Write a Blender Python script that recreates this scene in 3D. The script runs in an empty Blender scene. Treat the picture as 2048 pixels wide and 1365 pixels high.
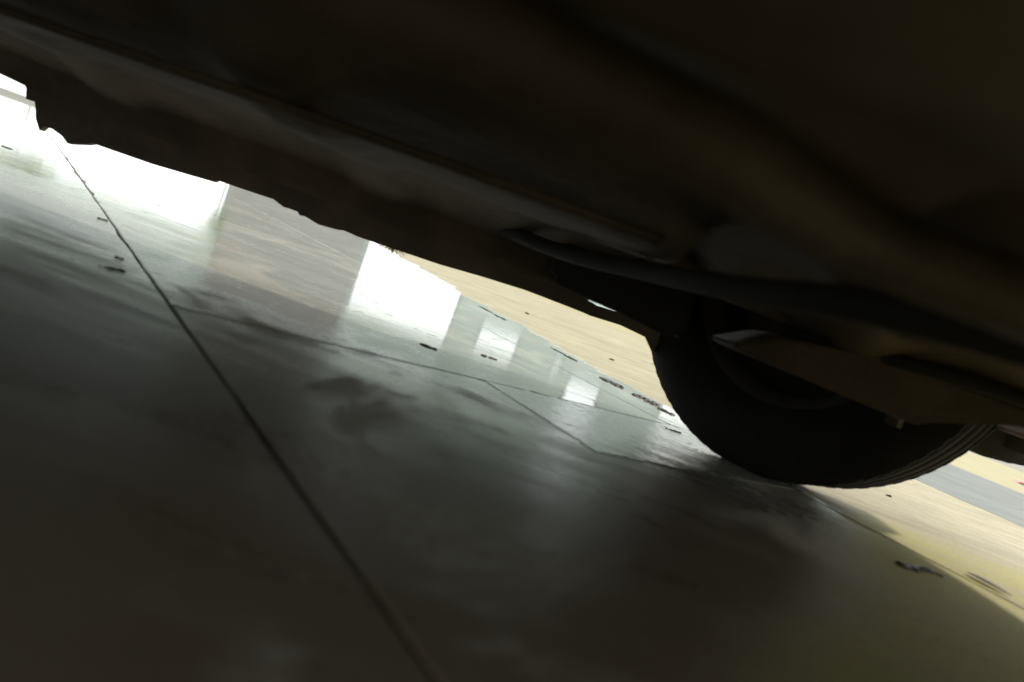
import bpy, bmesh, math, random
from mathutils import Vector, Matrix
random.seed(7)
S = bpy.context.scene
C = S.collection
R = math.radians

# ------------------------------------------------------------------ camera
cam = bpy.data.cameras.new('camera')
cam.sensor_width = 36.0
cam.lens = 26.0
cam.clip_start = 0.01
cam.clip_end = 2000.0
cam.dof.use_dof = True
cam.dof.focus_distance = 1.9
cam.dof.aperture_fstop = 3.2
camo = bpy.data.objects.new('camera', cam)
C.objects.link(camo)
ROLL, PITCH = R(20.2), R(5.4)
f = Vector((0, math.cos(PITCH), -math.sin(PITCH)))
u0 = Vector((0, math.sin(PITCH), math.cos(PITCH)))
r0 = Vector((1, 0, 0))
rt = math.cos(ROLL) * r0 + math.sin(ROLL) * u0
up = -math.sin(ROLL) * r0 + math.cos(ROLL) * u0
camo.matrix_world = Matrix(((rt.x, up.x, -f.x, 0), (rt.y, up.y, -f.y, 0), (rt.z, up.z, -f.z, 0.18), (0, 0, 0, 1)))
S.camera = camo

# ------------------------------------------------------------------ world, sun, exposure
SUN_AZ, SUN_EL = R(62), R(27)            # azimuth clockwise from +Y
w = bpy.data.worlds.new('World')
S.world = w
w.use_nodes = True
nt = w.node_tree
sky = nt.nodes.new('ShaderNodeTexSky')
sky.sky_type = 'NISHITA'
sky.sun_disc = False
sky.sun_elevation = SUN_EL
sky.sun_rotation = SUN_AZ
sky.air_density = 1.0
sky.dust_density = 2.0
sky.ozone_density = 0.3
bg = nt.nodes['Background']
bg.inputs['Strength'].default_value = 0.15
tc = nt.nodes.new('ShaderNodeTexCoord')        # thin bright cloud sheet over the whole sky
cn = nt.nodes.new('ShaderNodeTexNoise')
cn.inputs['Scale'].default_value = 3.0
cn.inputs['Detail'].default_value = 6.0
nt.links.new(tc.outputs['Generated'], cn.inputs['Vector'])
cr = nt.nodes.new('ShaderNodeMapRange')
cr.inputs[1].default_value = .25; cr.inputs[2].default_value = .6
cr.inputs[3].default_value = .70; cr.inputs[4].default_value = .95
nt.links.new(cn.outputs['Fac'], cr.inputs[0])
cm = nt.nodes.new('ShaderNodeMix'); cm.data_type = 'RGBA'
cm.inputs[7].default_value = (4.75, 5.0, 4.85, 1)
nt.links.new(cr.outputs[0], cm.inputs[0])
nt.links.new(sky.outputs[0], cm.inputs[6])
nt.links.new(cm.outputs[2], bg.inputs[0])
sl = bpy.data.lights.new('sun', 'SUN')
sl.energy = 1.5
sl.angle = R(2.0)
sl.color = (1.0, 0.93, 0.80)
so = bpy.data.objects.new('sun', sl)
C.objects.link(so)
sd = Vector((math.sin(SUN_AZ) * math.cos(SUN_EL), math.cos(SUN_AZ) * math.cos(SUN_EL), math.sin(SUN_EL)))
so.rotation_euler = sd.to_track_quat('Z', 'Y').to_euler()
so.location = sd * 30
S.view_settings.view_transform = 'Standard'
S.view_settings.look = 'None'
S.view_settings.exposure = 1.6
S.view_settings.gamma = 1.0
S.view_settings.use_curve_mapping = False
S.render.engine = 'CYCLES'
S.cycles.max_bounces = 8
S.cycles.diffuse_bounces = 5
S.cycles.glossy_bounces = 4

# ------------------------------------------------------------------ helpers
def link(name, me, mat=None, parent=None):
    o = bpy.data.objects.new(name, me)
    C.objects.link(o)
    if mat is not None:
        me.materials.append(mat)
    if parent is not None:
        o.parent = parent
    return o

def obj(name, bm, mat=None, parent=None, smooth=False):
    bmesh.ops.recalc_face_normals(bm, faces=bm.faces[:])
    me = bpy.data.meshes.new(name)
    bm.to_mesh(me)
    bm.free()
    if smooth:
        for p in me.polygons:
            p.use_smooth = True
    return link(name, me, mat, parent)

def tag(o, label, cat, group=None):
    o['label'] = label
    o['category'] = cat
    if group:
        o['group'] = group
    return o

def struct(o):
    o['kind'] = 'structure'
    return o

def thing(name, loc, label, cat, group=None, rz=0):
    o = bpy.data.objects.new(name, None)
    o.empty_display_size = 0.1
    C.objects.link(o)
    o.location = loc
    o.rotation_euler = (0, 0, rz)
    return tag(o, label, cat, group)

def add_box(bm, x0, x1, y0, y1, z0, z1, bev=0.0):
    r = bmesh.ops.create_cube(bm, size=1.0)
    vs = r['verts']
    for v in vs:
        v.co = Vector((x0 + (v.co.x + .5) * (x1 - x0), y0 + (v.co.y + .5) * (y1 - y0), z0 + (v.co.z + .5) * (z1 - z0)))
    if bev > 0:
        es = list({e for v in vs for e in v.link_edges})
        bmesh.ops.bevel(bm, geom=es, offset=bev, segments=2, affect='EDGES')

def add_prism(bm, pts, y0, y1):
    """polygon of (x,z) points extruded from y0 to y1"""
    a = [bm.verts.new((p[0], y0, p[1])) for p in pts]
    b = [bm.verts.new((p[0], y1, p[1])) for p in pts]
    n = len(pts)
    fs = [bm.faces.new(a), bm.faces.new(b[::-1])]
    for i in range(n):
        fs.append(bm.faces.new((a[i], b[i], b[(i + 1) % n], a[(i + 1) % n])))
    return fs

def add_tube(bm, pts, rad, seg=10, closed_caps=True):
    pts = [Vector(p) for p in pts]
    rings = []
    n = len(pts)
    for i, p in enumerate(pts):
        d = (pts[min(i + 1, n - 1)] - pts[max(i - 1, 0)]).normalized()
        q = d.to_track_quat('Z', 'Y')
        r = rad[i] if isinstance(rad, (list, tuple)) else rad
        rings.append([bm.verts.new(p + q @ Vector((r * math.cos(2 * math.pi * k / seg), r * math.sin(2 * math.pi * k / seg), 0))) for k in range(seg)])
    for i in range(n - 1):
        for k in range(seg):
            bm.faces.new((rings[i][k], rings[i][(k + 1) % seg], rings[i + 1][(k + 1) % seg], rings[i + 1][k]))
    if closed_caps:
        bm.faces.new(rings[0][::-1])
        bm.faces.new(rings[-1])

def smooth_path(pts, n=8):
    pts = [Vector(p) for p in pts]
    P = [pts[0]] + pts + [pts[-1]]
    out = []
    for i in range(1, len(P) - 2):
        for k in range(n):
            t = k / n
            a, b, c, d = P[i - 1], P[i], P[i + 1], P[i + 2]
            out.append(.5 * ((2 * b) + (-a + c) * t + (2 * a - 5 * b + 4 * c - d) * t * t + (-a + 3 * b - 3 * c + d) * t ** 3))
    out.append(pts[-1])
    return out

def add_lathe(bm, prof, seg=48, axis='Y'):
    """prof: list of (r, y); revolve around Y"""
    rings = []
    for r, y in prof:
        rings.append([bm.verts.new((r * math.cos(2 * math.pi * k / seg), y, r * math.sin(2 * math.pi * k / seg))) for k in range(seg)])
    for i in range(len(prof) - 1):
        for k in range(seg):
            bm.faces.new((rings[i][k], rings[i][(k + 1) % seg], rings[i + 1][(k + 1) % seg], rings[i + 1][k]))

# ------------------------------------------------------------------ materials
class NT:
    def __init__(s, name):
        s.m = bpy.data.materials.new(name)
        s.m.use_nodes = True
        s.t = s.m.node_tree
        s.b = s.t.nodes['Principled BSDF']
        s.out = s.t.nodes['Material Output']
    def n(s, typ, **kw):
        x = s.t.nodes.new(typ)
        for k, v in kw.items():
            setattr(x, k, v)
        return x
    def l(s, a, b):
        s.t.links.new(a, b)
    def val(s, sock, v):
        if hasattr(v, 'is_linked') or hasattr(v, 'node'):
            s.l(v, sock)
        else:
            sock.default_value = v
    def math(s, op, a, b=0.0, c=0.0, clamp=False):
        x = s.n('ShaderNodeMath', operation=op, use_clamp=clamp)
        s.val(x.inputs[0], a); s.val(x.inputs[1], b); s.val(x.inputs[2], c)
        return x.outputs[0]
    def mix(s, fac, a, b):
        x = s.n('ShaderNodeMix', data_type='RGBA')
        s.val(x.inputs[0], fac)
        for i, v in ((6, a), (7, b)):
            if isinstance(v, tuple):
                x.inputs[i].default_value = (*v, 1) if len(v) == 3 else v
            else:
                s.l(v, x.inputs[i])
        return x.outputs[2]
    def mixf(s, fac, a, b):
        x = s.n('ShaderNodeMix', data_type='FLOAT')
        s.val(x.inputs[0], fac); s.val(x.inputs[2], a); s.val(x.inputs[3], b)
        return x.outputs[0]
    def ramp(s, v, lo, hi, smooth=True):
        x = s.n('ShaderNodeMapRange', interpolation_type='SMOOTHSTEP' if smooth else 'LINEAR')
        s.val(x.inputs[0], v)
        x.inputs[1].default_value = lo; x.inputs[2].default_value = hi
        return x.outputs[0]
    def pos(s):
        return s.n('ShaderNodeNewGeometry').outputs['Position']
    def noise(s, vec, scale, detail=4.0, rough=.55, stretch=None, rot=0.0, dist=0.0):
        if stretch is not None:
            mp = s.n('ShaderNodeMapping')
            mp.inputs['Scale'].default_value = stretch
            mp.inputs['Rotation'].default_value = (0, 0, rot)
            s.l(vec, mp.inputs[0]); vec = mp.outputs[0]
        x = s.n('ShaderNodeTexNoise')
        s.l(vec, x.inputs['Vector'])
        x.inputs['Scale'].default_value = scale
        x.inputs['Detail'].default_value = detail
        x.inputs['Roughness'].default_value = rough
        x.inputs['Distortion'].default_value = dist
        return x.outputs['Fac']
    def dot(s, vec, d):
        x = s.n('ShaderNodeVectorMath', operation='DOT_PRODUCT')
        s.l(vec, x.inputs[0]); x.inputs[1].default_value = d
        return x.outputs['Value']
    def bump(s, h, strength, dist=0.01):
        x = s.n('ShaderNodeBump')
        x.inputs['Distance'].default_value = dist
        s.val(x.inputs['Strength'], strength)
        s.l(h, x.inputs['Height'])
        s.l(x.outputs[0], s.b.inputs['Normal'])

def plain(name, col, rough=.6, metal=0.0, var=.25, nscale=12.0, bump=.15, spec=.5, col2=None):
    m = NT(name)
    p = m.n('ShaderNodeTexCoord').outputs['Object']
    a = m.noise(p, nscale, 5)
    c2 = col2 or tuple(c * (1 - var) for c in col)
    m.l(m.mix(m.ramp(a, .35, .68), c2, col), m.b.inputs['Base Color'])
    m.l(m.mixf(a, max(rough - .12, .05), min(rough + .12, 1)), m.b.inputs['Roughness'])
    m.b.inputs['Metallic'].default_value = metal
    m.b.inputs['Specular IOR Level'].default_value = spec
    if bump:
        m.bump(m.noise(p, nscale * 6, 3), bump, .004)
    return m.m

UV_U, UV_V = (.8, .6, 0), (-.6, .8, 0)

def concrete(name, dry, wet, wet_lo=None, film_lo=.62, wet_rough=.07, dry_rough=.75, always_wet=None, bumpk=.05):
    """wet film where u is below an uneven waterline; concrete dry beyond it"""
    m = NT(name)
    p = m.pos()
    u = m.dot(p, UV_U)
    v = m.dot(p, UV_V)
    nb = m.noise(p, 2.2, 6, .6)
    nm = m.noise(p, 9.0, 6, .65)
    nf = m.noise(p, 70.0, 4, .6)
    ns = m.noise(p, 5.0, 5, .6, stretch=(.6, 3.2, 1), rot=R(0))
    if always_wet is None:
        line = m.math('ADD', u, m.math('MULTIPLY', m.math('SUBTRACT', v, 1.2), -.26))
        line = m.math('ADD', line, m.math('MULTIPLY', m.math('SUBTRACT', nm, .5), .16))
        line = m.math('ADD', line, m.math('MULTIPLY', m.math('SUBTRACT', nb, .5), .30))
        wetf = m.math('SUBTRACT', 1.0, m.ramp(line, wet_lo, wet_lo + .03))
    else:
        wetf = m.ramp(m.math('ADD', nb, always_wet), .45, .55)
    # how much standing water: far from the car's middle the film is thick, near the lens only damp
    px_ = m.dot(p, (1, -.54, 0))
    dry_shade = m.math('MULTIPLY', m.ramp(m.math('ADD', px_, m.math('MULTIPLY', m.math('SUBTRACT', nb, .5), .16)), -.08, .05), m.math('SUBTRACT', 1.0, m.ramp(m.dot(p, (0, 1, 0)), 1.12, 1.30)))
    if always_wet is None:
        wetf = m.math('MULTIPLY', wetf, m.math('SUBTRACT', 1.0, dry_shade))
    far = m.math('ADD', m.math('MULTIPLY', v, .35), m.math('MULTIPLY', m.dot(p, (0, 1, 0)), .65))
    far = m.math('ADD', far, m.math('MULTIPLY', m.math('SUBTRACT', nb, .5), 1.3))
    far = m.math('ADD', far, m.math('MULTIPLY', m.math('SUBTRACT', nm, .5), .5))
    far = m.math('ADD', far, m.math('MULTIPLY', m.ramp(m.dot(p, (-1, 0, 0)), .15, 1.0), -.75))
    film = m.ramp(far, film_lo, film_lo + .55)
    tracks = m.math('MULTIPLY', m.ramp(m.noise(p, 7.0, 4, .5, stretch=(3.2, .35, 1), rot=R(-28)), .54, .66), m.ramp(m.noise(p, 1.1, 2), .48, .58))
    scuff = m.math('MULTIPLY', m.ramp(m.noise(p, 3.3, 8, .62, stretch=(1, .8, 1), dist=.6), .50, .60), m.math('SUBTRACT', 1.0, m.math('MULTIPLY', film, .5)))
    isl = m.ramp(m.noise(p, 26.0, 5, .7, stretch=(.7, 1.0, 1)), .57, .65)
    blot = m.ramp(m.math('ADD', m.math('MULTIPLY', ns, .6), m.math('MULTIPLY', nm, .4)), .40, .62)
    cd = m.mix(m.ramp(nm, .3, .7), tuple(c * .76 for c in dry), dry)
    cd = m.mix(m.ramp(m.noise(p, 1.4, 7, .65, stretch=(.5, 1.6, 1)), .48, .62), cd, tuple(c * .74 for c in dry))
    if always_wet is None:
        cd = m.mix(dry_shade, cd, (.36, .322, .115))  # olive of the shade by the front wheel, put into the dry colour
    cd = m.mix(m.ramp(ns, .45, .7), cd, tuple(c * 1.12 for c in dry))
    cw = m.mix(blot, tuple(c * .72 for c in wet), wet)
    cw = m.mix(m.ramp(nb, .5, .72), cw, (wet[0] * 1.12, wet[1] * .92, wet[2] * .74))
    warm = m.ramp(m.math('ADD', v, m.math('SUBTRACT', nb, .5)), .75, .25)
    cw = m.mix(m.math('MULTIPLY', warm, .75), cw, (.235, .165, .105))
    cw = m.mix(m.math('MULTIPLY', tracks, .6), cw, (.36, .335, .28))
    cw = m.mix(scuff, cw, (.42, .39, .32))
    cw = m.mix(m.math('MULTIPLY', isl, film), cw, tuple(c * .6 for c in wet))
    grit = m.ramp(m.noise(p, 260.0, 2, .5), .56, .68)
    pore = m.ramp(m.noise(p, 120.0, 2, .5), .62, .70)
    cd = m.mix(m.math('MULTIPLY', grit, .35), cd, tuple(min(1, c * 1.5) for c in dry))
    cd = m.mix(m.math('MULTIPLY', pore, .6), cd, tuple(c * .4 for c in dry))
    cw = m.mix(m.math('MULTIPLY', grit, .3), cw, tuple(c * 1.5 for c in wet))
    cw = m.mix(m.math('MULTIPLY', pore, .5), cw, tuple(c * .35 for c in wet))
    m.l(m.mix(wetf, cd, cw), m.b.inputs['Base Color'])
    rw = m.mixf(film, m.mixf(scuff, m.mixf(blot, .27, .40), .62), m.mixf(isl, m.mixf(m.ramp(ns, .5, .75), wet_rough, wet_rough + .06), .34))
    m.l(m.mixf(wetf, m.mixf(nm, dry_rough - .1, dry_rough + .1), rw), m.b.inputs['Roughness'])
    m.b.inputs['IOR'].default_value = 1.5
    m.l(m.mixf(wetf, .12, .5), m.b.inputs['Specular IOR Level'])
    h = m.math('ADD', m.math('MULTIPLY', nf, .35), m.math('MULTIPLY', ns, .65))
    st = m.mixf(wetf, .35, m.mixf(film, .12, bumpk))
    m.bump(h, st, .006)
    return m.m

WETC = (.21, .215, .195)
m_wet = concrete('wet_concrete', (.30, .27, .13), WETC, wet_lo=1.30, film_lo=.62)
m_patch = concrete('wet_patch_concrete', (.30, .265, .18), WETC, wet_lo=1.5, film_lo=.2, wet_rough=.16, bumpk=.45)
m_beige = concrete('dry_beige_concrete', (.30, .262, .178), WETC, wet_lo=1.30)
m_dry = plain('dry_yellow_concrete', (.31, .275, .165), .85, var=.12, nscale=3, bump=.2, spec=.08)  # yellowish dry finish of the outer slab rows
m_gray = plain('damp_gray_concrete', (.16, .17, .165), .85, var=.2, nscale=4, bump=.1, spec=.1)
m_base = plain('joint_dirt', (.17, .16, .135), .9, nscale=8)
m_yard = concrete('wet_yard', (.24, .235, .21), (.18, .18, .165), always_wet=.12)
m_rubber = plain('tyre_rubber', (.014, .0125, .011), .85, var=.4, nscale=20, bump=.2, spec=.15)
m_under = plain('underseal', (.11, .080, .060), .72, var=.45, nscale=9, bump=.6, spec=.35)
m_rust = plain('rusty_steel', (.062, .042, .030), .68, metal=.3, var=.5, nscale=16, bump=.5)
m_rimd = plain('dirty_steel', (.035, .03, .025), .8, var=.4, nscale=14)
m_black = plain('black_plastic', (.013, .012, .011), .85, var=.3, nscale=10, bump=.25)
m_alu = plain('dull_aluminium', (.34, .33, .31), .5, metal=.8, var=.3, nscale=14)
m_paint = plain('silver_car_paint', (.45, .46, .47), .3, metal=.4, var=.05, nscale=3, bump=0)
m_glass = plain('dark_car_glass', (.02, .025, .025), .06, var=.1, nscale=2, bump=0)
m_red = plain('red_tail_lens', (.35, .01, .01), .15, var=.1, nscale=2, bump=0)
m_lens = plain('clear_lamp_lens', (.7, .72, .74), .1, var=.1, nscale=2, bump=0)
m_wall = plain('pale_green_render', (.48, .55, .48), .85, var=.14, nscale=.6, bump=.2)
m_trim = plain('gray_trim', (.30, .31, .30), .7, var=.15, nscale=2)
m_shut = plain('taupe_shutter', (.31, .295, .265), .7, var=.1, nscale=1)
m_roof = plain('roof_sheet', (.22, .21, .20), .6, var=.2, nscale=1.5)
m_bark = plain('bark', (.09, .065, .045), .9, var=.4, nscale=8, bump=.6)
m_mud = plain('wet_mud', (.040, .030, .022), .6, var=.5, nscale=40, bump=.6)
m_leafd = plain('dead_leaf', (.07, .045, .025), .5, var=.4, nscale=60, bump=.3)
m_straw = plain('dark_straw', (.06, .055, .04), .8, var=.3, nscale=60, bump=0)
m_pink = plain('pink_petal', (.75, .06, .22), .6, var=.2, nscale=30, bump=0)

def leafmat(name, a, b):
    m = NT(name)
    p = m.pos()
    x = m.noise(p, 1.8, 3)
    m.l(m.mix(m.ramp(x, .35, .65), a, b), m.b.inputs['Base Color'])
    m.b.inputs['Roughness'].default_value = .5
    tr = m.n('ShaderNodeBsdfTranslucent')
    tr.inputs[0].default_value = (.34, .48, .05, 1)
    mx = m.n('ShaderNodeMixShader')
    mx.inputs[0].default_value = .55
    m.l(m.b.outputs[0], mx.inputs[1]); m.l(tr.outputs[0], mx.inputs[2]); m.l(mx.outputs[0], m.out.inputs[0])
    return m.m
m_leaf = leafmat('lime_leaves', (.10, .17, .02), (.20, .31, .04))

# ------------------------------------------------------------------ the ground: a base sheet and concrete slabs with recessed joints
bm = bmesh.new()
bmesh.ops.create_grid(bm, x_segments=2, y_segments=2, size=450)
for vv in bm.verts:
    vv.co.z = -.012
ground = struct(obj('ground', bm, m_yard))
bm = bmesh.new()
add_box(bm, -14.2, 14.2, -6.2, 16.2, -.011, -.0032)
bed = obj('joint_bed', bm, m_base, ground)

def slab(u0_, u1, v0, v1, mat, gap=.0011, z=0.0, res=None):
    """one cast slab: slightly worn corners, rounded rim"""
    bm = bmesh.new()
    g = gap
    def w3(a, b, zz):
        return Vector((.8 * a - .6 * b, .6 * a + .8 * b, zz))
    def edge(p, q, n):
        return [(p[0] + (q[0] - p[0]) * k / n, p[1] + (q[1] - p[1]) * k / n) for k in range(n)]
    cs = [(u0_ + g, v0 + g), (u1 - g, v0 + g), (u1 - g, v1 - g), (u0_ + g, v1 - g)]
    nn = 48
    loop = sum((edge(cs[i], cs[(i + 1) % 4], nn) for i in range(4)), [])
    cx, cy = (u0_ + u1) / 2, (v0 + v1) / 2
    rim = []
    for (a, b) in loop:
        j = random.uniform(0, .0016) + (random.uniform(.001, .006) if random.random() < .12 else 0)
        rim.append((a - math.copysign(j, a - cx), b - math.copysign(j, b - cy)))
    ins = .0018
    top = [bm.verts.new(w3(a - math.copysign(ins, a - cx), b - math.copysign(ins, b - cy), z)) for a, b in rim]
    mid = [bm.verts.new(w3(a, b, z - .0014)) for a, b in rim]
    bot = [bm.verts.new(w3(a, b, z - .012)) for a, b in rim]
    n = len(rim)
    bm.faces.new(top)
    for A_, B_ in ((top, mid), (mid, bot)):
        for i in range(n):
            bm.faces.new((A_[i], B_[i], B_[(i + 1) % n], A_[(i + 1) % n]))
    return obj('slab', bm, mat, ground)

UL = [-7.9, -6.1, -4.3, -2.5, -1.6, -.7, .2, 1.12, 2.33, 4.25, 5.25, 7.3, 9.3]
VL = [-6.3, -3.9, -1.5, .92, 3.15, 5.5, 7.9, 10.3]
VW = [-6.3, -3.9, -.65, 3.15, 5.5, 7.9, 10.3]
for i in range(len(UL) - 1):
    VS = VL if i >= 6 else VW
    for j in range(len(VS) - 1):
        a, b, c, d = UL[i], UL[i + 1], VS[j], VS[j + 1]
        if i == 6 and j == 2:                      # the patched bay under the sill
            slab(a, b, c, d, m_wet, gap=.0012)
            slab(.66, b - .001, .635, d - .001, m_patch, gap=.001, z=.0008)
            slab(a + .006, .56, d - .009, d + .009, m_wet, gap=.0005, z=.0006)
            continue
        if a >= 1.1 and b <= 2.4:
            mt = m_beige
        elif a >= 2.3 and b <= 4.3:
            mt = m_gray if d < 1.5 else m_beige
            if j == 3:
                slab(a, b, c, 2.15, m_gray); slab(a, b, 2.15, d, m_beige); continue
        elif a >= 4.2:
            mt = m_dry
        else:
            mt = m_wet
        slab(a, b, c, d, mt)

# ------------------------------------------------------------------ the building across the yard: shed front with open bays
BY = 20.0
shed = thing('open_shed', (-4.0, BY, 0), 'pale green open fronted shed with bright door bays across the wet yard', 'shed')
def wall_cells(xs, zs, holes, y0, y1):
    bm = bmesh.new()
    for i in range(len(xs) - 1):
        run = None
        for k in range(len(zs) - 1):
            xm, zm = (xs[i] + xs[i + 1]) / 2, (zs[k] + zs[k + 1]) / 2
            if any(h[0] < xm < h[1] and h[2] < zm < h[3] for h in holes):
                continue
            add_box(bm, xs[i], xs[i + 1], y0, y1, zs[k], zs[k + 1])
    bmesh.ops.remove_doubles(bm, verts=bm.verts[:], dist=1e-4)
    # drop the inner faces shared by two cells
    seen = {}
    for fc in bm.faces[:]:
        k = tuple(sorted(v.index for v in fc.verts)) if False else tuple(round(x, 3) for x in fc.calc_center_median())
        seen.setdefault(k, []).append(fc)
    bmesh.ops.delete(bm, geom=[fc for l in seen.values() if len(l) > 1 for fc in l], context='FACES')
    return bm
holes = [(-18.6, -8.55, 0, 1.85), (-4.6, -1.7, 0, 2.36), (-.95, .2, 1.62, 2.18),
         (1.22, 1.52, 1.86, 2.1), (1.78, 2.75, 2.2, 4.5), (4.4, 6.6, 0, 2.3)]
xs = sorted({-20, 11.0, *[h[0] for h in holes], *[h[1] for h in holes]})
zs = sorted({0, 5.6, *[h[2] for h in holes], *[h[3] for h in holes]})
ox = 4.0
def local(bm, dx=0.0, dy=0.0):
    bmesh.ops.translate(bm, verts=bm.verts[:], vec=(dx, dy, 0))
    return bm
obj('wall', local(wall_cells(xs, zs, holes, BY, BY + .22), ox, -BY), m_wall, shed)
for h in holes:                                    # door and window frames
    bm = bmesh.new()
    t, y0, y1 = .06, BY - .03, BY + .1
    add_box(bm, h[0], h[0] + t, y0, y1, h[2], h[3])
    add_box(bm, h[1] - t, h[1], y0, y1, h[2], h[3])
    add_box(bm, h[0] + t, h[1] - t, y0, y1, h[3] - t, h[3])
    if h[2] > 0:
        add_box(bm, h[0] + t, h[1] - t, y0, y1, h[2], h[2] + t)
    obj('door_frame' if h[2] == 0 else 'window_frame', local(bm, ox, -BY), m_trim, shed)
bm = bmesh.new()                                   # rolled-down shutter between the bays, one long slat after another
for k in range(42):
    add_box(bm, -8.5, -4.66, BY - .028, BY - .006, .02 + .1 * k, .02 + .1 * k + .094)
obj('roller_shutter', local(bm, ox, -BY), m_shut, shed)
bm = bmesh.new()
vs = [bm.verts.new(p) for p in ((-20.4, BY - .7, 5.55), (11.4, BY - .7, 5.55), (11.4, BY + 5, 6.4), (-20.4, BY + 5, 6.4))]
bm.faces.new(vs)
r = bmesh.ops.extrude_face_region(bm, geom=bm.faces[:])
bmesh.ops.translate(bm, verts=[g for g in r['geom'] if isinstance(g, bmesh.types.BMVert)], vec=(0, 0, .12))
obj('roof', local(bm, ox, -BY), m_roof, shed)
for x in (-8.0, -6.4, 4.0, 10.8):
    bm = bmesh.new()
    add_box(bm, x - .08, x + .08, BY + 4.6, BY + 4.76, 0, 6.3)
    obj('post', local(bm, ox, -BY), m_trim, shed)

def bush(name, x, y, h, rad, n, label):
    t = thing(name, (x, y, 0), label, 'tree')
    bm = bmesh.new()
    for k in range(3):
        a = 2 * math.pi * k / 3
        add_tube(bm, [(0, 0, 0), (rad * .1 * math.cos(a), rad * .1 * math.sin(a), h * .6), (rad * .6 * math.cos(a), rad * .6 * math.sin(a), h * .85)], [.009, .008, .004], 6)
    obj('trunk', bm, m_bark, t)
    bm = bmesh.new()
    clumps = [(random.gauss(0, rad * .45), random.gauss(0, rad * .45), random.uniform(.78, .97) * h) for _ in range(16)]
    for _ in range(n):
        c = random.choice(clumps)
        p = Vector(c) + Vector((random.gauss(0, rad * .22), random.gauss(0, rad * .22), random.gauss(0, h * .03)))
        p.z = max(p.z, .05)
        q = Vector((random.gauss(0, 1), random.gauss(0, 1), random.gauss(0, 1))).normalized().to_track_quat('Z', 'Y')
        s_ = random.uniform(.04, .08)
        bm.faces.new([bm.verts.new(p + q @ Vector(d)) for d in ((-s_, 0, 0), (0, -s_ * .5, 0), (s_, 0, s_ * .2), (0, s_ * .5, 0))])
    obj('crown', bm, m_leaf, t)
    return t
bush('young_tree', -13.6, 18.9, 1.9, .75, 5200, 'wider young tree with lime leaves by the left end of the shed')
bush('young_tree', -8.22, 18.9, 1.55, .28, 500, 'narrow young tree with lime leaves beside the taupe shutter')

# ------------------------------------------------------------------ the parked car (front towards +X)
CX, CY = -.7, .56
car = thing('parked_car', (CX, CY, 0), 'silver hatchback parked on wet concrete, its dark underbody and steered front wheel filling the view', 'car')
def part(name, bm, mat, smooth=False, parent=None):
    bmesh.ops.translate(bm, verts=bm.verts[:], vec=(-CX, -CY, 0))
    return obj(name, bm, mat, parent or car, smooth)
FX, RX = .48, -1.98                                # axles

# floor pan: pressed sheet with ribs and a tunnel, sagging towards the sills
def belly(x, y):
    z = .262
    z += .05 * math.exp(-((y - .56) / .13) ** 2)                                   # tunnel
    for yc, wd, hh in ((.16, .06, .010), (.34, .04, .006), (.86, .08, .012), (1.04, .05, .005)):
        d = abs(y - yc) / wd
        z -= hh * max(0.0, min(1.0, 1.6 - d))
    for xc in (-1.35, -.78, -.30):
        d = abs(x - xc) / .05
        z -= .014 * max(0.0, min(1.0, 1.5 - d))
    z -= .05 * max(0.0, (y - 1.12) / .2) ** 1.5
    z += .003 * math.sin(x * 9 + y * 4)
    return z
bm = bmesh.new()
nx, ny = 120, 90
x0, x1, y0, y1 = -2.35, .14, -.22, 1.32
grid = [[bm.verts.new((x0 + (x1 - x0) * i / nx, y0 + (y1 - y0) * j / ny, belly(x0 + (x1 - x0) * i / nx, y0 + (y1 - y0) * j / ny))) for j in range(ny + 1)] for i in range(nx + 1)]
for i in range(nx):
    for j in range(ny):
        bm.faces.new((grid[i][j], grid[i + 1][j], grid[i + 1][j + 1], grid[i][j + 1]))
part('floor_pan', bm, m_under, True)

# far sill with its broken lower edge
prof = [(-1.30, .215), (-1.13, .192), (-1.049, .190), (-1.001, .193), (-.988, .178), (-.984, .161), (-.967, .162), (-.962, .150), (-.956, .133), (-.944, .116), (-.937, .126),
        (-.921, .126), (-.901, .120), (-.888, .111), (-.853, .122), (-.844, .127), (-.727, .129), (-.612, .137), (-.607, .142), (-.560, .143),
        (-.498, .145), (-.476, .138), (-.466, .139), (-.449, .139), (-.443, .134), (-.436, .136), (-.405, .130), (-.371, .133), (-.358, .136),
        (-.328, .134), (-.250, .136), (-.172, .138), (-.090, .144), (-.010, .148), (.060, .147), (.118, .145), (.176, .148), (.227, .143), (.248, .122)]
bm = bmesh.new()
seg = [p for p in prof if p[0] <= .1]
add_prism(bm, seg + [(.105, .146), (.105, .181), (-1.30, .225)], 1.352, 1.366)
# right end: the flange parts from the panel above and leaves a thin slit
right = [(.105, .146)] + [p for p in prof if p[0] > .11]
add_prism(bm, right + [(.262, .18), (.201, .1705), (.122, .1665), (.116, .1685), (.1052, .17)], 1.352, 1.366)
part('sill_flange', bm, m_under)
bm = bmesh.new()
add_prism(bm, [(-1.62, .2), (-1.30, .21), (-.98, .186), (-.90, .178), (-.3, .174), (.10, .1745), (.118, .1745), (.201, .1715), (.262, .182), (.262, .34), (-1.62, .34)], 1.29, 1.40)
bmesh.ops.bevel(bm, geom=[e for e in bm.edges if abs(e.verts[0].co.y - e.verts[1].co.y) < .001], offset=.006, segments=2, affect='EDGES')
part('sill', bm, m_under, True)
bm = bmesh.new()
add_prism(bm, [(-1.62, .2), (.1, .175), (.12, .34), (-1.62, .34)], -.28, -.17)
part('sill', bm, m_under)

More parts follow.
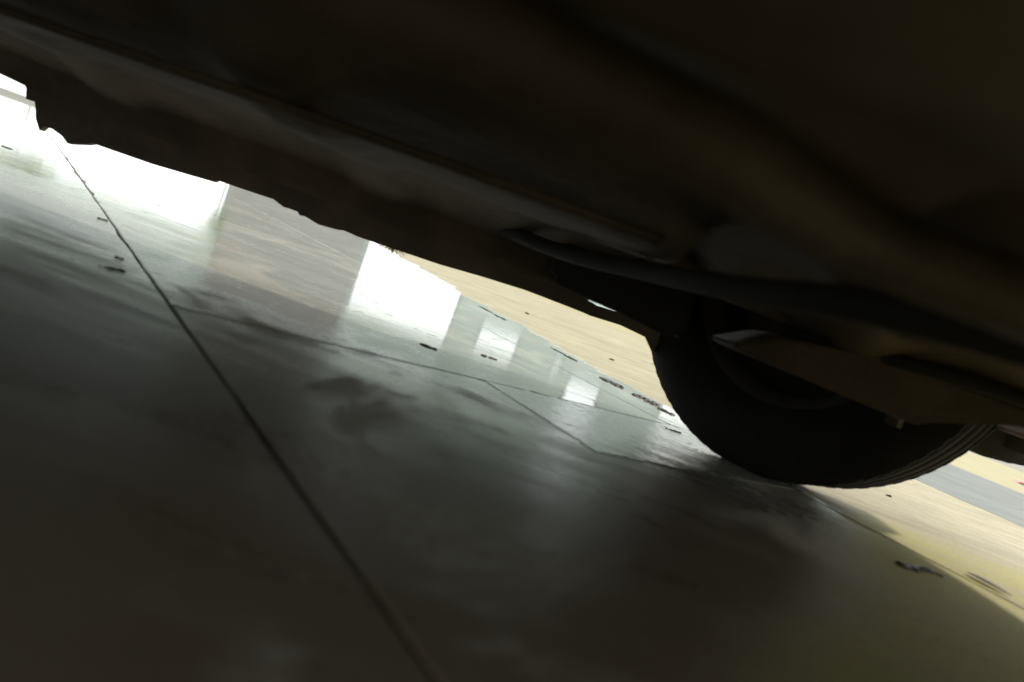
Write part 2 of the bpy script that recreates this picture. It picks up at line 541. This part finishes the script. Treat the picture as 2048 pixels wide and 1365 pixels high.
# arch liner ahead of and behind the far front wheel
bm = bmesh.new()
n = 22
ringA, ringB = [], []
for k in range(n + 1):
    a = math.pi * (-.06 + 1.12 * k / n)
    x, z = FX + .41 * math.cos(a), .34 + .40 * math.sin(a)
    ringA.append(bm.verts.new((x, .98, z))); ringB.append(bm.verts.new((x, 1.385, z)))
for k in range(n):
    bm.faces.new((ringA[k], ringA[k + 1], ringB[k + 1], ringB[k]))
part('arch_liner', bm, m_black, True)
bm = bmesh.new()                                   # mud flap and lumpy seam at the sill's end
add_prism(bm, [(.02, .182), (.10, .172), (.13, .1715), (.255, .158), (.262, .175), (.25, .30), (.02, .30)], 1.2, 1.288)
bmesh.ops.bevel(bm, geom=bm.edges[:], offset=.012, segments=2, affect='EDGES')
part('mud_flap', bm, m_black, True)

# body shell
sil = [(-2.62, .30), (-2.66, .55), (-2.60, .95), (-2.45, 1.32), (-2.2, 1.44), (-1.3, 1.48), (-.7, 1.42), (-.05, 1.02), (.55, .92), (1.0, .78), (1.10, .62), (1.10, .45)]
def arch(cx, r=.375, z=.32):
    return [(cx + r * math.cos(a), z + r * math.sin(a)) for a in [math.pi * k / 12 for k in range(13)]]
low = [(1.06, .30)] + [(FX + .40, .30)] + arch(FX) + [(.10, .342), (-1.58, .342)] + arch(RX) + [(RX - .40, .30)]
bm = bmesh.new()
for y0_, y1_ in ((-.28, -.24), (1.36, 1.40)):
    fs = add_prism(bm, [p if p[1] < .98 else (p[0], .98) for p in sil if p[1] <= .99] + low, y0_, y1_)
# hood, roof and tail as one skin across the car, leaning inwards above the waist
def sect(p):
    inset = 0.0 if p[1] < .9 else (p[1] - .9) * .32
    return [(p[0], -.24 + inset, p[1]), (p[0], 1.36 - inset, p[1])]
ring = [[bm.verts.new(c) for c in sect(p)] for p in sil]
for i in range(len(ring) - 1):
    bm.faces.new((ring[i][0], ring[i][1], ring[i + 1][1], ring[i + 1][0]))
for s_ in (0, 1):                                  # upper sides
    idx = [i for i, p in enumerate(sil) if p[1] >= .9]
    bm.faces.new([ring[i][s_] for i in idx])
part('body', bm, m_paint)
def pane(name, pts3, mat):
    bm = bmesh.new()
    fc = bm.faces.new([bm.verts.new(p) for p in pts3])
    r_ = bmesh.ops.extrude_face_region(bm, geom=[fc])
    nrm = fc.normal.copy() if fc.normal.length else Vector((0, 1, 0))
    fc.normal_update(); nrm = fc.normal.copy()
    bmesh.ops.translate(bm, verts=[g for g in r_['geom'] if isinstance(g, bmesh.types.BMVert)], vec=nrm * .006)
    return part(name, bm, mat)
def sidept(x, z, far):
    ins = max(0, z - .9) * .32
    return (x, 1.366 - ins, z) if far else (x, -.246 + ins, z)
for far in (True, False):
    pane('side_window', [sidept(x, z, far) for x, z in ((-.28, 1.04), (-.72, 1.36), (-1.22, 1.41), (-1.22, 1.04))], m_glass)
    pane('side_window', [sidept(x, z, far) for x, z in ((-1.28, 1.04), (-1.28, 1.41), (-2.0, 1.38), (-2.3, 1.04))], m_glass)

# bumper with a curved lower lip
bm = bmesh.new()
rows = []
for k in range(25):
    t = -1 + 2 * k / 24
    y = .56 + .82 * t
    xx = 1.10 - .10 * abs(t) ** 3
    zz = .166 + .012 * t * t
    rows.append([bm.verts.new((xx + dx, y, z_)) for dx, z_ in ((-.03, .50), (.0, .46), (.01, .34), (-.02, .24), (-.10, zz + .012), (-.14, zz), (-.17, zz + .006), (-.17, .26))])
for a, b in zip(rows, rows[1:]):
    for j in range(7):
        bm.faces.new((a[j], a[j + 1], b[j + 1], b[j]))
part('bumper', bm, m_black, True)
bm = bmesh.new()                                   # corner of the bumper wrapping back to the wheel
add_prism(bm, [(.78, .215), (.80, .165), (.83, .152), (.88, .157), (.96, .168), (1.0, .20), (1.0, .36), (.84, .36)], 1.285, 1.395)
bmesh.ops.bevel(bm, geom=bm.edges[:], offset=.01, segments=2, affect='EDGES')
part('bumper_corner', bm, m_black, True)
bm = bmesh.new()
add_box(bm, .82, .98, -.27, 1.28, .205, .222, .006)
part('splash_shield', bm, m_under)
for y in (.02, 1.10):
    bm = bmesh.new(); add_box(bm, 1.02, 1.10, y - .16, y + .16, .60, .74, .02)
    part('headlight', bm, m_lens)
    bm = bmesh.new(); add_box(bm, -2.67, -2.58, y - .1, y + .1, .75, .95, .02)
    part('tail_light', bm, m_red)

# subframe and engine bay underside
bm = bmesh.new()
nx2, ny2 = 40, 40
g2 = []
for i in range(nx2 + 1):
    x = .13 + .72 * i / nx2
    row = []
    for j in range(ny2 + 1):
        y = -.2 + 1.2 * j / ny2
        z = .262 + .02 * math.sin(y * 11) * math.exp(-((x - .4) / .2) ** 2) + .018 * math.exp(-((x - .16) / .03) ** 2)
        if y > .5:
            z -= .03 * math.exp(-((x - .25 - (y - .5) * .35) / .06) ** 2)
        row.append(bm.verts.new((x, y, z)))
    g2.append(row)
for i in range(nx2):
    for j in range(ny2):
        bm.faces.new((g2[i][j], g2[i + 1][j], g2[i + 1][j + 1], g2[i][j + 1]))
part('subframe', bm, m_under, True)
bm = bmesh.new()                                   # closes the gap up to the arch
add_box(bm, .13, .90, .97, 1.0, .235, .36)
part('inner_wing', bm, m_under)

# control arm between floor and wheel
bm = bmesh.new()
add_prism(bm, [(.250, .184), (.262, .179), (.49, .1685), (.505, .170), (.515, .183), (.60, .208), (.69, .222), (.66, .232), (.42, .230), (.30, .212)], .90, 1.02)
bmesh.ops.bevel(bm, geom=bm.edges[:], offset=.004, segments=2, affect='EDGES')
arm = part('control_arm', bm, m_rust)
bm = bmesh.new()
bmesh.ops.create_cone(bm, cap_ends=True, segments=6, radius1=.011, radius2=.011, depth=.02, matrix=Matrix.Translation((.497, .955, .167)))
obj('bolt', local(bm, -CX, -CY), m_rust, arm)
bm = bmesh.new()
add_tube(bm, smooth_path([(.33, 1.0, .225), (.40, .93, .229), (.47, .88, .235), (.56, .84, .238), (.68, .80, .236)]), .009, 10)
part('brake_hose', bm, m_black, True)
bm = bmesh.new()
add_tube(bm, smooth_path([(-.10, 1.30, .238), (.02, 1.12, .226), (.12, .90, .230), (.17, .66, .230), (.22, .48, .236), (.34, .40, .240)]), .012, 10)
part('stabiliser_bar', bm, m_black, True)
bm = bmesh.new()
add_tube(bm, smooth_path([(-2.2, .50, .235), (-1.2, .42, .236), (-.5, .20, .242), (-.05, .235, .244), (.13, .33, .244), (.25, .37, .247), (.42, .52, .25)]), .017, 16)
part('exhaust_pipe', bm, m_rust, True)
bm = bmesh.new()
add_tube(bm, smooth_path([(-2.2, .80, .24), (-1.0, .78, .243), (-.2, .72, .251), (.1, .7, .252)]), .004, 8)
add_tube(bm, smooth_path([(-2.2, .82, .24), (-1.0, .80, .243), (-.2, .745, .251), (.1, .73, .252)]), .004, 8)
part('brake_pipe', bm, m_under, True)

# wheels
def wheel(x, y, steer, side):
    e = bpy.data.objects.new('wheel', None)
    C.objects.link(e)
    e.parent = car
    e.location = (x - CX, y - CY, .300)
    e.rotation_euler = (0, 0, steer)
    wd = .088
    prof = [(.185, -wd * .80), (.20, -wd * .93), (.235, -wd * 1.05), (.268, -wd * 1.03), (.286, -wd * .93), (.296, -wd * .80)]
    for g in (-.055, -.02, .02, .055):
        prof += [(.301, g - .012), (.301, g - .0045), (.293, g - .003), (.293, g + .003), (.301, g + .0045)]
    prof += [(.301, .068), (.296, wd * .80), (.286, wd * .93), (.268, wd * 1.03), (.235, wd * 1.05), (.20, wd * .93), (.185, wd * .80)]
    bm = bmesh.new()
    add_lathe(bm, prof, 96)
    for vv in bm.verts:                            # flattened where it stands
        if vv.co.z < -.2985:
            vv.co.z = -.2985 - .0013
    # shoulder blocks
    for k in range(72):
        a = 2 * math.pi * k / 72
        for s_ in (-1, 1):
            m4 = Matrix.Rotation(-a, 4, 'Y') @ Matrix.Translation((.3010, s_ * .0625, 0))
            rr = bmesh.ops.create_cube(bm, size=1.0, matrix=m4 @ Matrix.Diagonal((.0014, .009, .014, 1)))
    obj('tyre', bm, m_rubber, e, True)
    bm = bmesh.new()
    add_lathe(bm, [(.186, -wd * .80), (.178, -wd * .72), (.165, -wd * .5), (.162, .0), (.165, wd * .4), (.06, wd * .55), (.0, wd * .58)], 48)
    obj('rim', bm, m_rimd, e, True)
    bm = bmesh.new()
    s0 = -side
    add_lathe(bm, [(.001, -.055), (.06, -.055), (.062, -.035), (.125, -.034), (.125, -.018), (.0, -.016)], 48)
    obj('brake_disc', bm, m_rust, e, True)
    return e
wheel(.47, 1.26, R(-45), 1)
wheel(FX, -.14, R(-40) + math.pi, 1)
wheel(RX, 1.27, 0, 1)
wheel(RX, -.15, math.pi, 1)

# ------------------------------------------------------------------ small things
def clump(name, x, y, lx, ly, h, rot, mat, label, cat, group, n=9, flat=.0):
    """ragged flat heap: a few overlapping crumbs and flakes in one lump"""
    bm = bmesh.new()
    for q in range(12):
        t = random.uniform(-1, 1)
        sx = lx * random.uniform(.08, .4) * (1.15 - abs(t))
        sy = ly * random.uniform(.25, .75)
        cx_, cy_ = t * lx * .8, random.gauss(0, ly * .35)
        ph = [random.uniform(0, 6.28) for _ in range(4)]
        vs = bmesh.ops.create_icosphere(bm, subdivisions=2, radius=1.0)['verts']
        an = random.uniform(-.4, .4)
        for v in vs:
            a = math.atan2(v.co.y, v.co.x)
            k = 1 + .3 * math.sin(3 * a + ph[0]) + .25 * math.sin(7 * a + ph[1])
            px, py = v.co.x * sx * k, v.co.y * sy * k
            v.co = Vector((cx_ + px * math.cos(an) - py * math.sin(an), cy_ + px * math.sin(an) + py * math.cos(an), max(v.co.z, -.05) * h * random.uniform(.25, .8) + .0006))
    o = obj(name, bm, mat, None, False)
    o.location = (x, y, 0)
    o.rotation_euler = (0, 0, rot)
    return tag(o, label, cat, group)
J = R(-57)
G1 = 'mud clumps along the waterline'
clump('mud_clump', .262, 1.785, .055, .020, .005, J, m_mud, 'widest dark mud clump at the edge of the beige concrete', 'mud', G1)
clump('mud_clump', .330, 1.690, .055, .020, .006, J, m_mud, 'long dark mud clump at the waterline nearest the tyre', 'mud', G1)
clump('mud_clump', .368, 1.600, .035, .012, .004, J, m_mud, 'thin dark mud streak touching the tyre outline at the waterline', 'mud', G1)
for x, y, a, b, lab in [(-.11, 2.66, .17, .006, 'long thin mud streak where the beige concrete narrows under the sill'),
                        (.145, 2.07, .10, .006, 'thin mud streak on the waterline next to the widest clump')]:
    clump('mud_clump', x, y, a, b, .003, J + random.uniform(-.1, .1), m_mud, lab, 'mud', G1)
G2 = 'dark specks on the wet floor'
for x, y, a, b, lab in [(.335, 1.345, .020, .006, 'dark speck of dirt just left of the tyre near the joint'),
                        (.400, 1.19, .012, .004, 'tiny dark speck of dirt on the joint beside the tyre'),
                        (-.135, 1.27, .026, .006, 'dark sliver of dirt at the lower edge of the bright door reflection'),
                        (-.03, 1.42, .022, .006, 'dark sliver of dirt between the two bright door reflections'),
                        (-.79, 1.36, .012, .008, 'dark speck of dirt left of the long joint'),
                        (-.56, 1.03, .007, .006, 'tiny dark speck of dirt right beside the long joint'),
                        (-1.55, 2.12, .026, .010, 'dark speck of dirt under the lime green reflection at the far left')]:
    clump('dirt_speck', x, y, a, b, .003, random.uniform(-.5, .3), m_mud, lab, 'dirt', G2)
G3 = 'pebbles scattered on the beige concrete'
random.seed(21)
for x, y, r_, lab in [(.86, 1.55, .006, 'small pale pebble on the beige concrete nearest the tyre'), 
                      (.34, 2.5, .009, 'brown pebble on the beige concrete beyond the sill'), (.02, 3.4, .012, 'far brown pebble under the sill line')]:
    clump('pebble', x, y, r_, r_ * .8, r_ * .8, random.uniform(0, 3), m_leafd, lab, 'pebble', G3)

def leaf(x, y, L, W_, rot, label, mat=m_leafd, name='dead_leaf', cat='leaf', curl=.35):
    bm = bmesh.new()
    n = 10
    rows = []
    for i in range(n + 1):
        t = i / n
        wv = W_ * math.sin(math.pi * t ** .8) ** .8 + .0002
        z = .002 + curl * L * (t - .5) ** 2 * .5
        rows.append([bm.verts.new(((t - .5) * L, k * wv, z + abs(k) * .25 * wv)) for k in (-1, -.5, 0, .5, 1)])
    for a, b in zip(rows, rows[1:]):
        for j in range(4):
            bm.faces.new((a[j], a[j + 1], b[j + 1], b[j]))
    r_ = bmesh.ops.extrude_face_region(bm, geom=bm.faces[:])
    bmesh.ops.translate(bm, verts=[g for g in r_['geom'] if isinstance(g, bmesh.types.BMVert)], vec=(0, 0, .0008))
    o = obj(name, bm, mat, None, True)
    o.location = (x, y, 0)
    o.rotation_euler = (0, 0, rot)
    return tag(o, label, cat)
clump('dirt_speck', -.515, .942, .024, .005, .0022, R(62), m_mud, 'elongated dark brown speck alone on the gray floor left of the long joint', 'dirt', G2)
clump('mud_clump', .575, .915, .05, .016, .003, R(25), m_mud, 'dark mud clump in the car shadow near the sunlit edge', 'mud', G1)
leaf(.712, .978, .060, .008, R(-60), 'thin dark leaf right at the sunlit shadow edge', curl=.05)
leaf(3.36, 4.70, .12, .045, R(20), 'bright pink petal on the yellow concrete at the right', m_pink, 'pink_petal', 'petal')

# dry fibres caught under the sill
bm = bmesh.new()
for k in range(46):
    x = -.262 + random.gauss(0, .011)
    p = [Vector((x, 1.353, .139))]
    d = Vector((random.gauss(0, .7), random.gauss(0, .3), -1))
    L = random.uniform(.006, .020)
    for s_ in range(4):
        d += Vector((random.gauss(0, .55), random.gauss(0, .3), random.gauss(0, .3)))
        p.append(p[-1] + d.normalized() * L / 4)
    add_tube(bm, p, [.0006, .0005, .0004, .0004, .0003], 4)
tag(obj('fibre_tuft', bm, m_straw), 'tuft of dark curly fibres hanging from the sill edge', 'fibres')
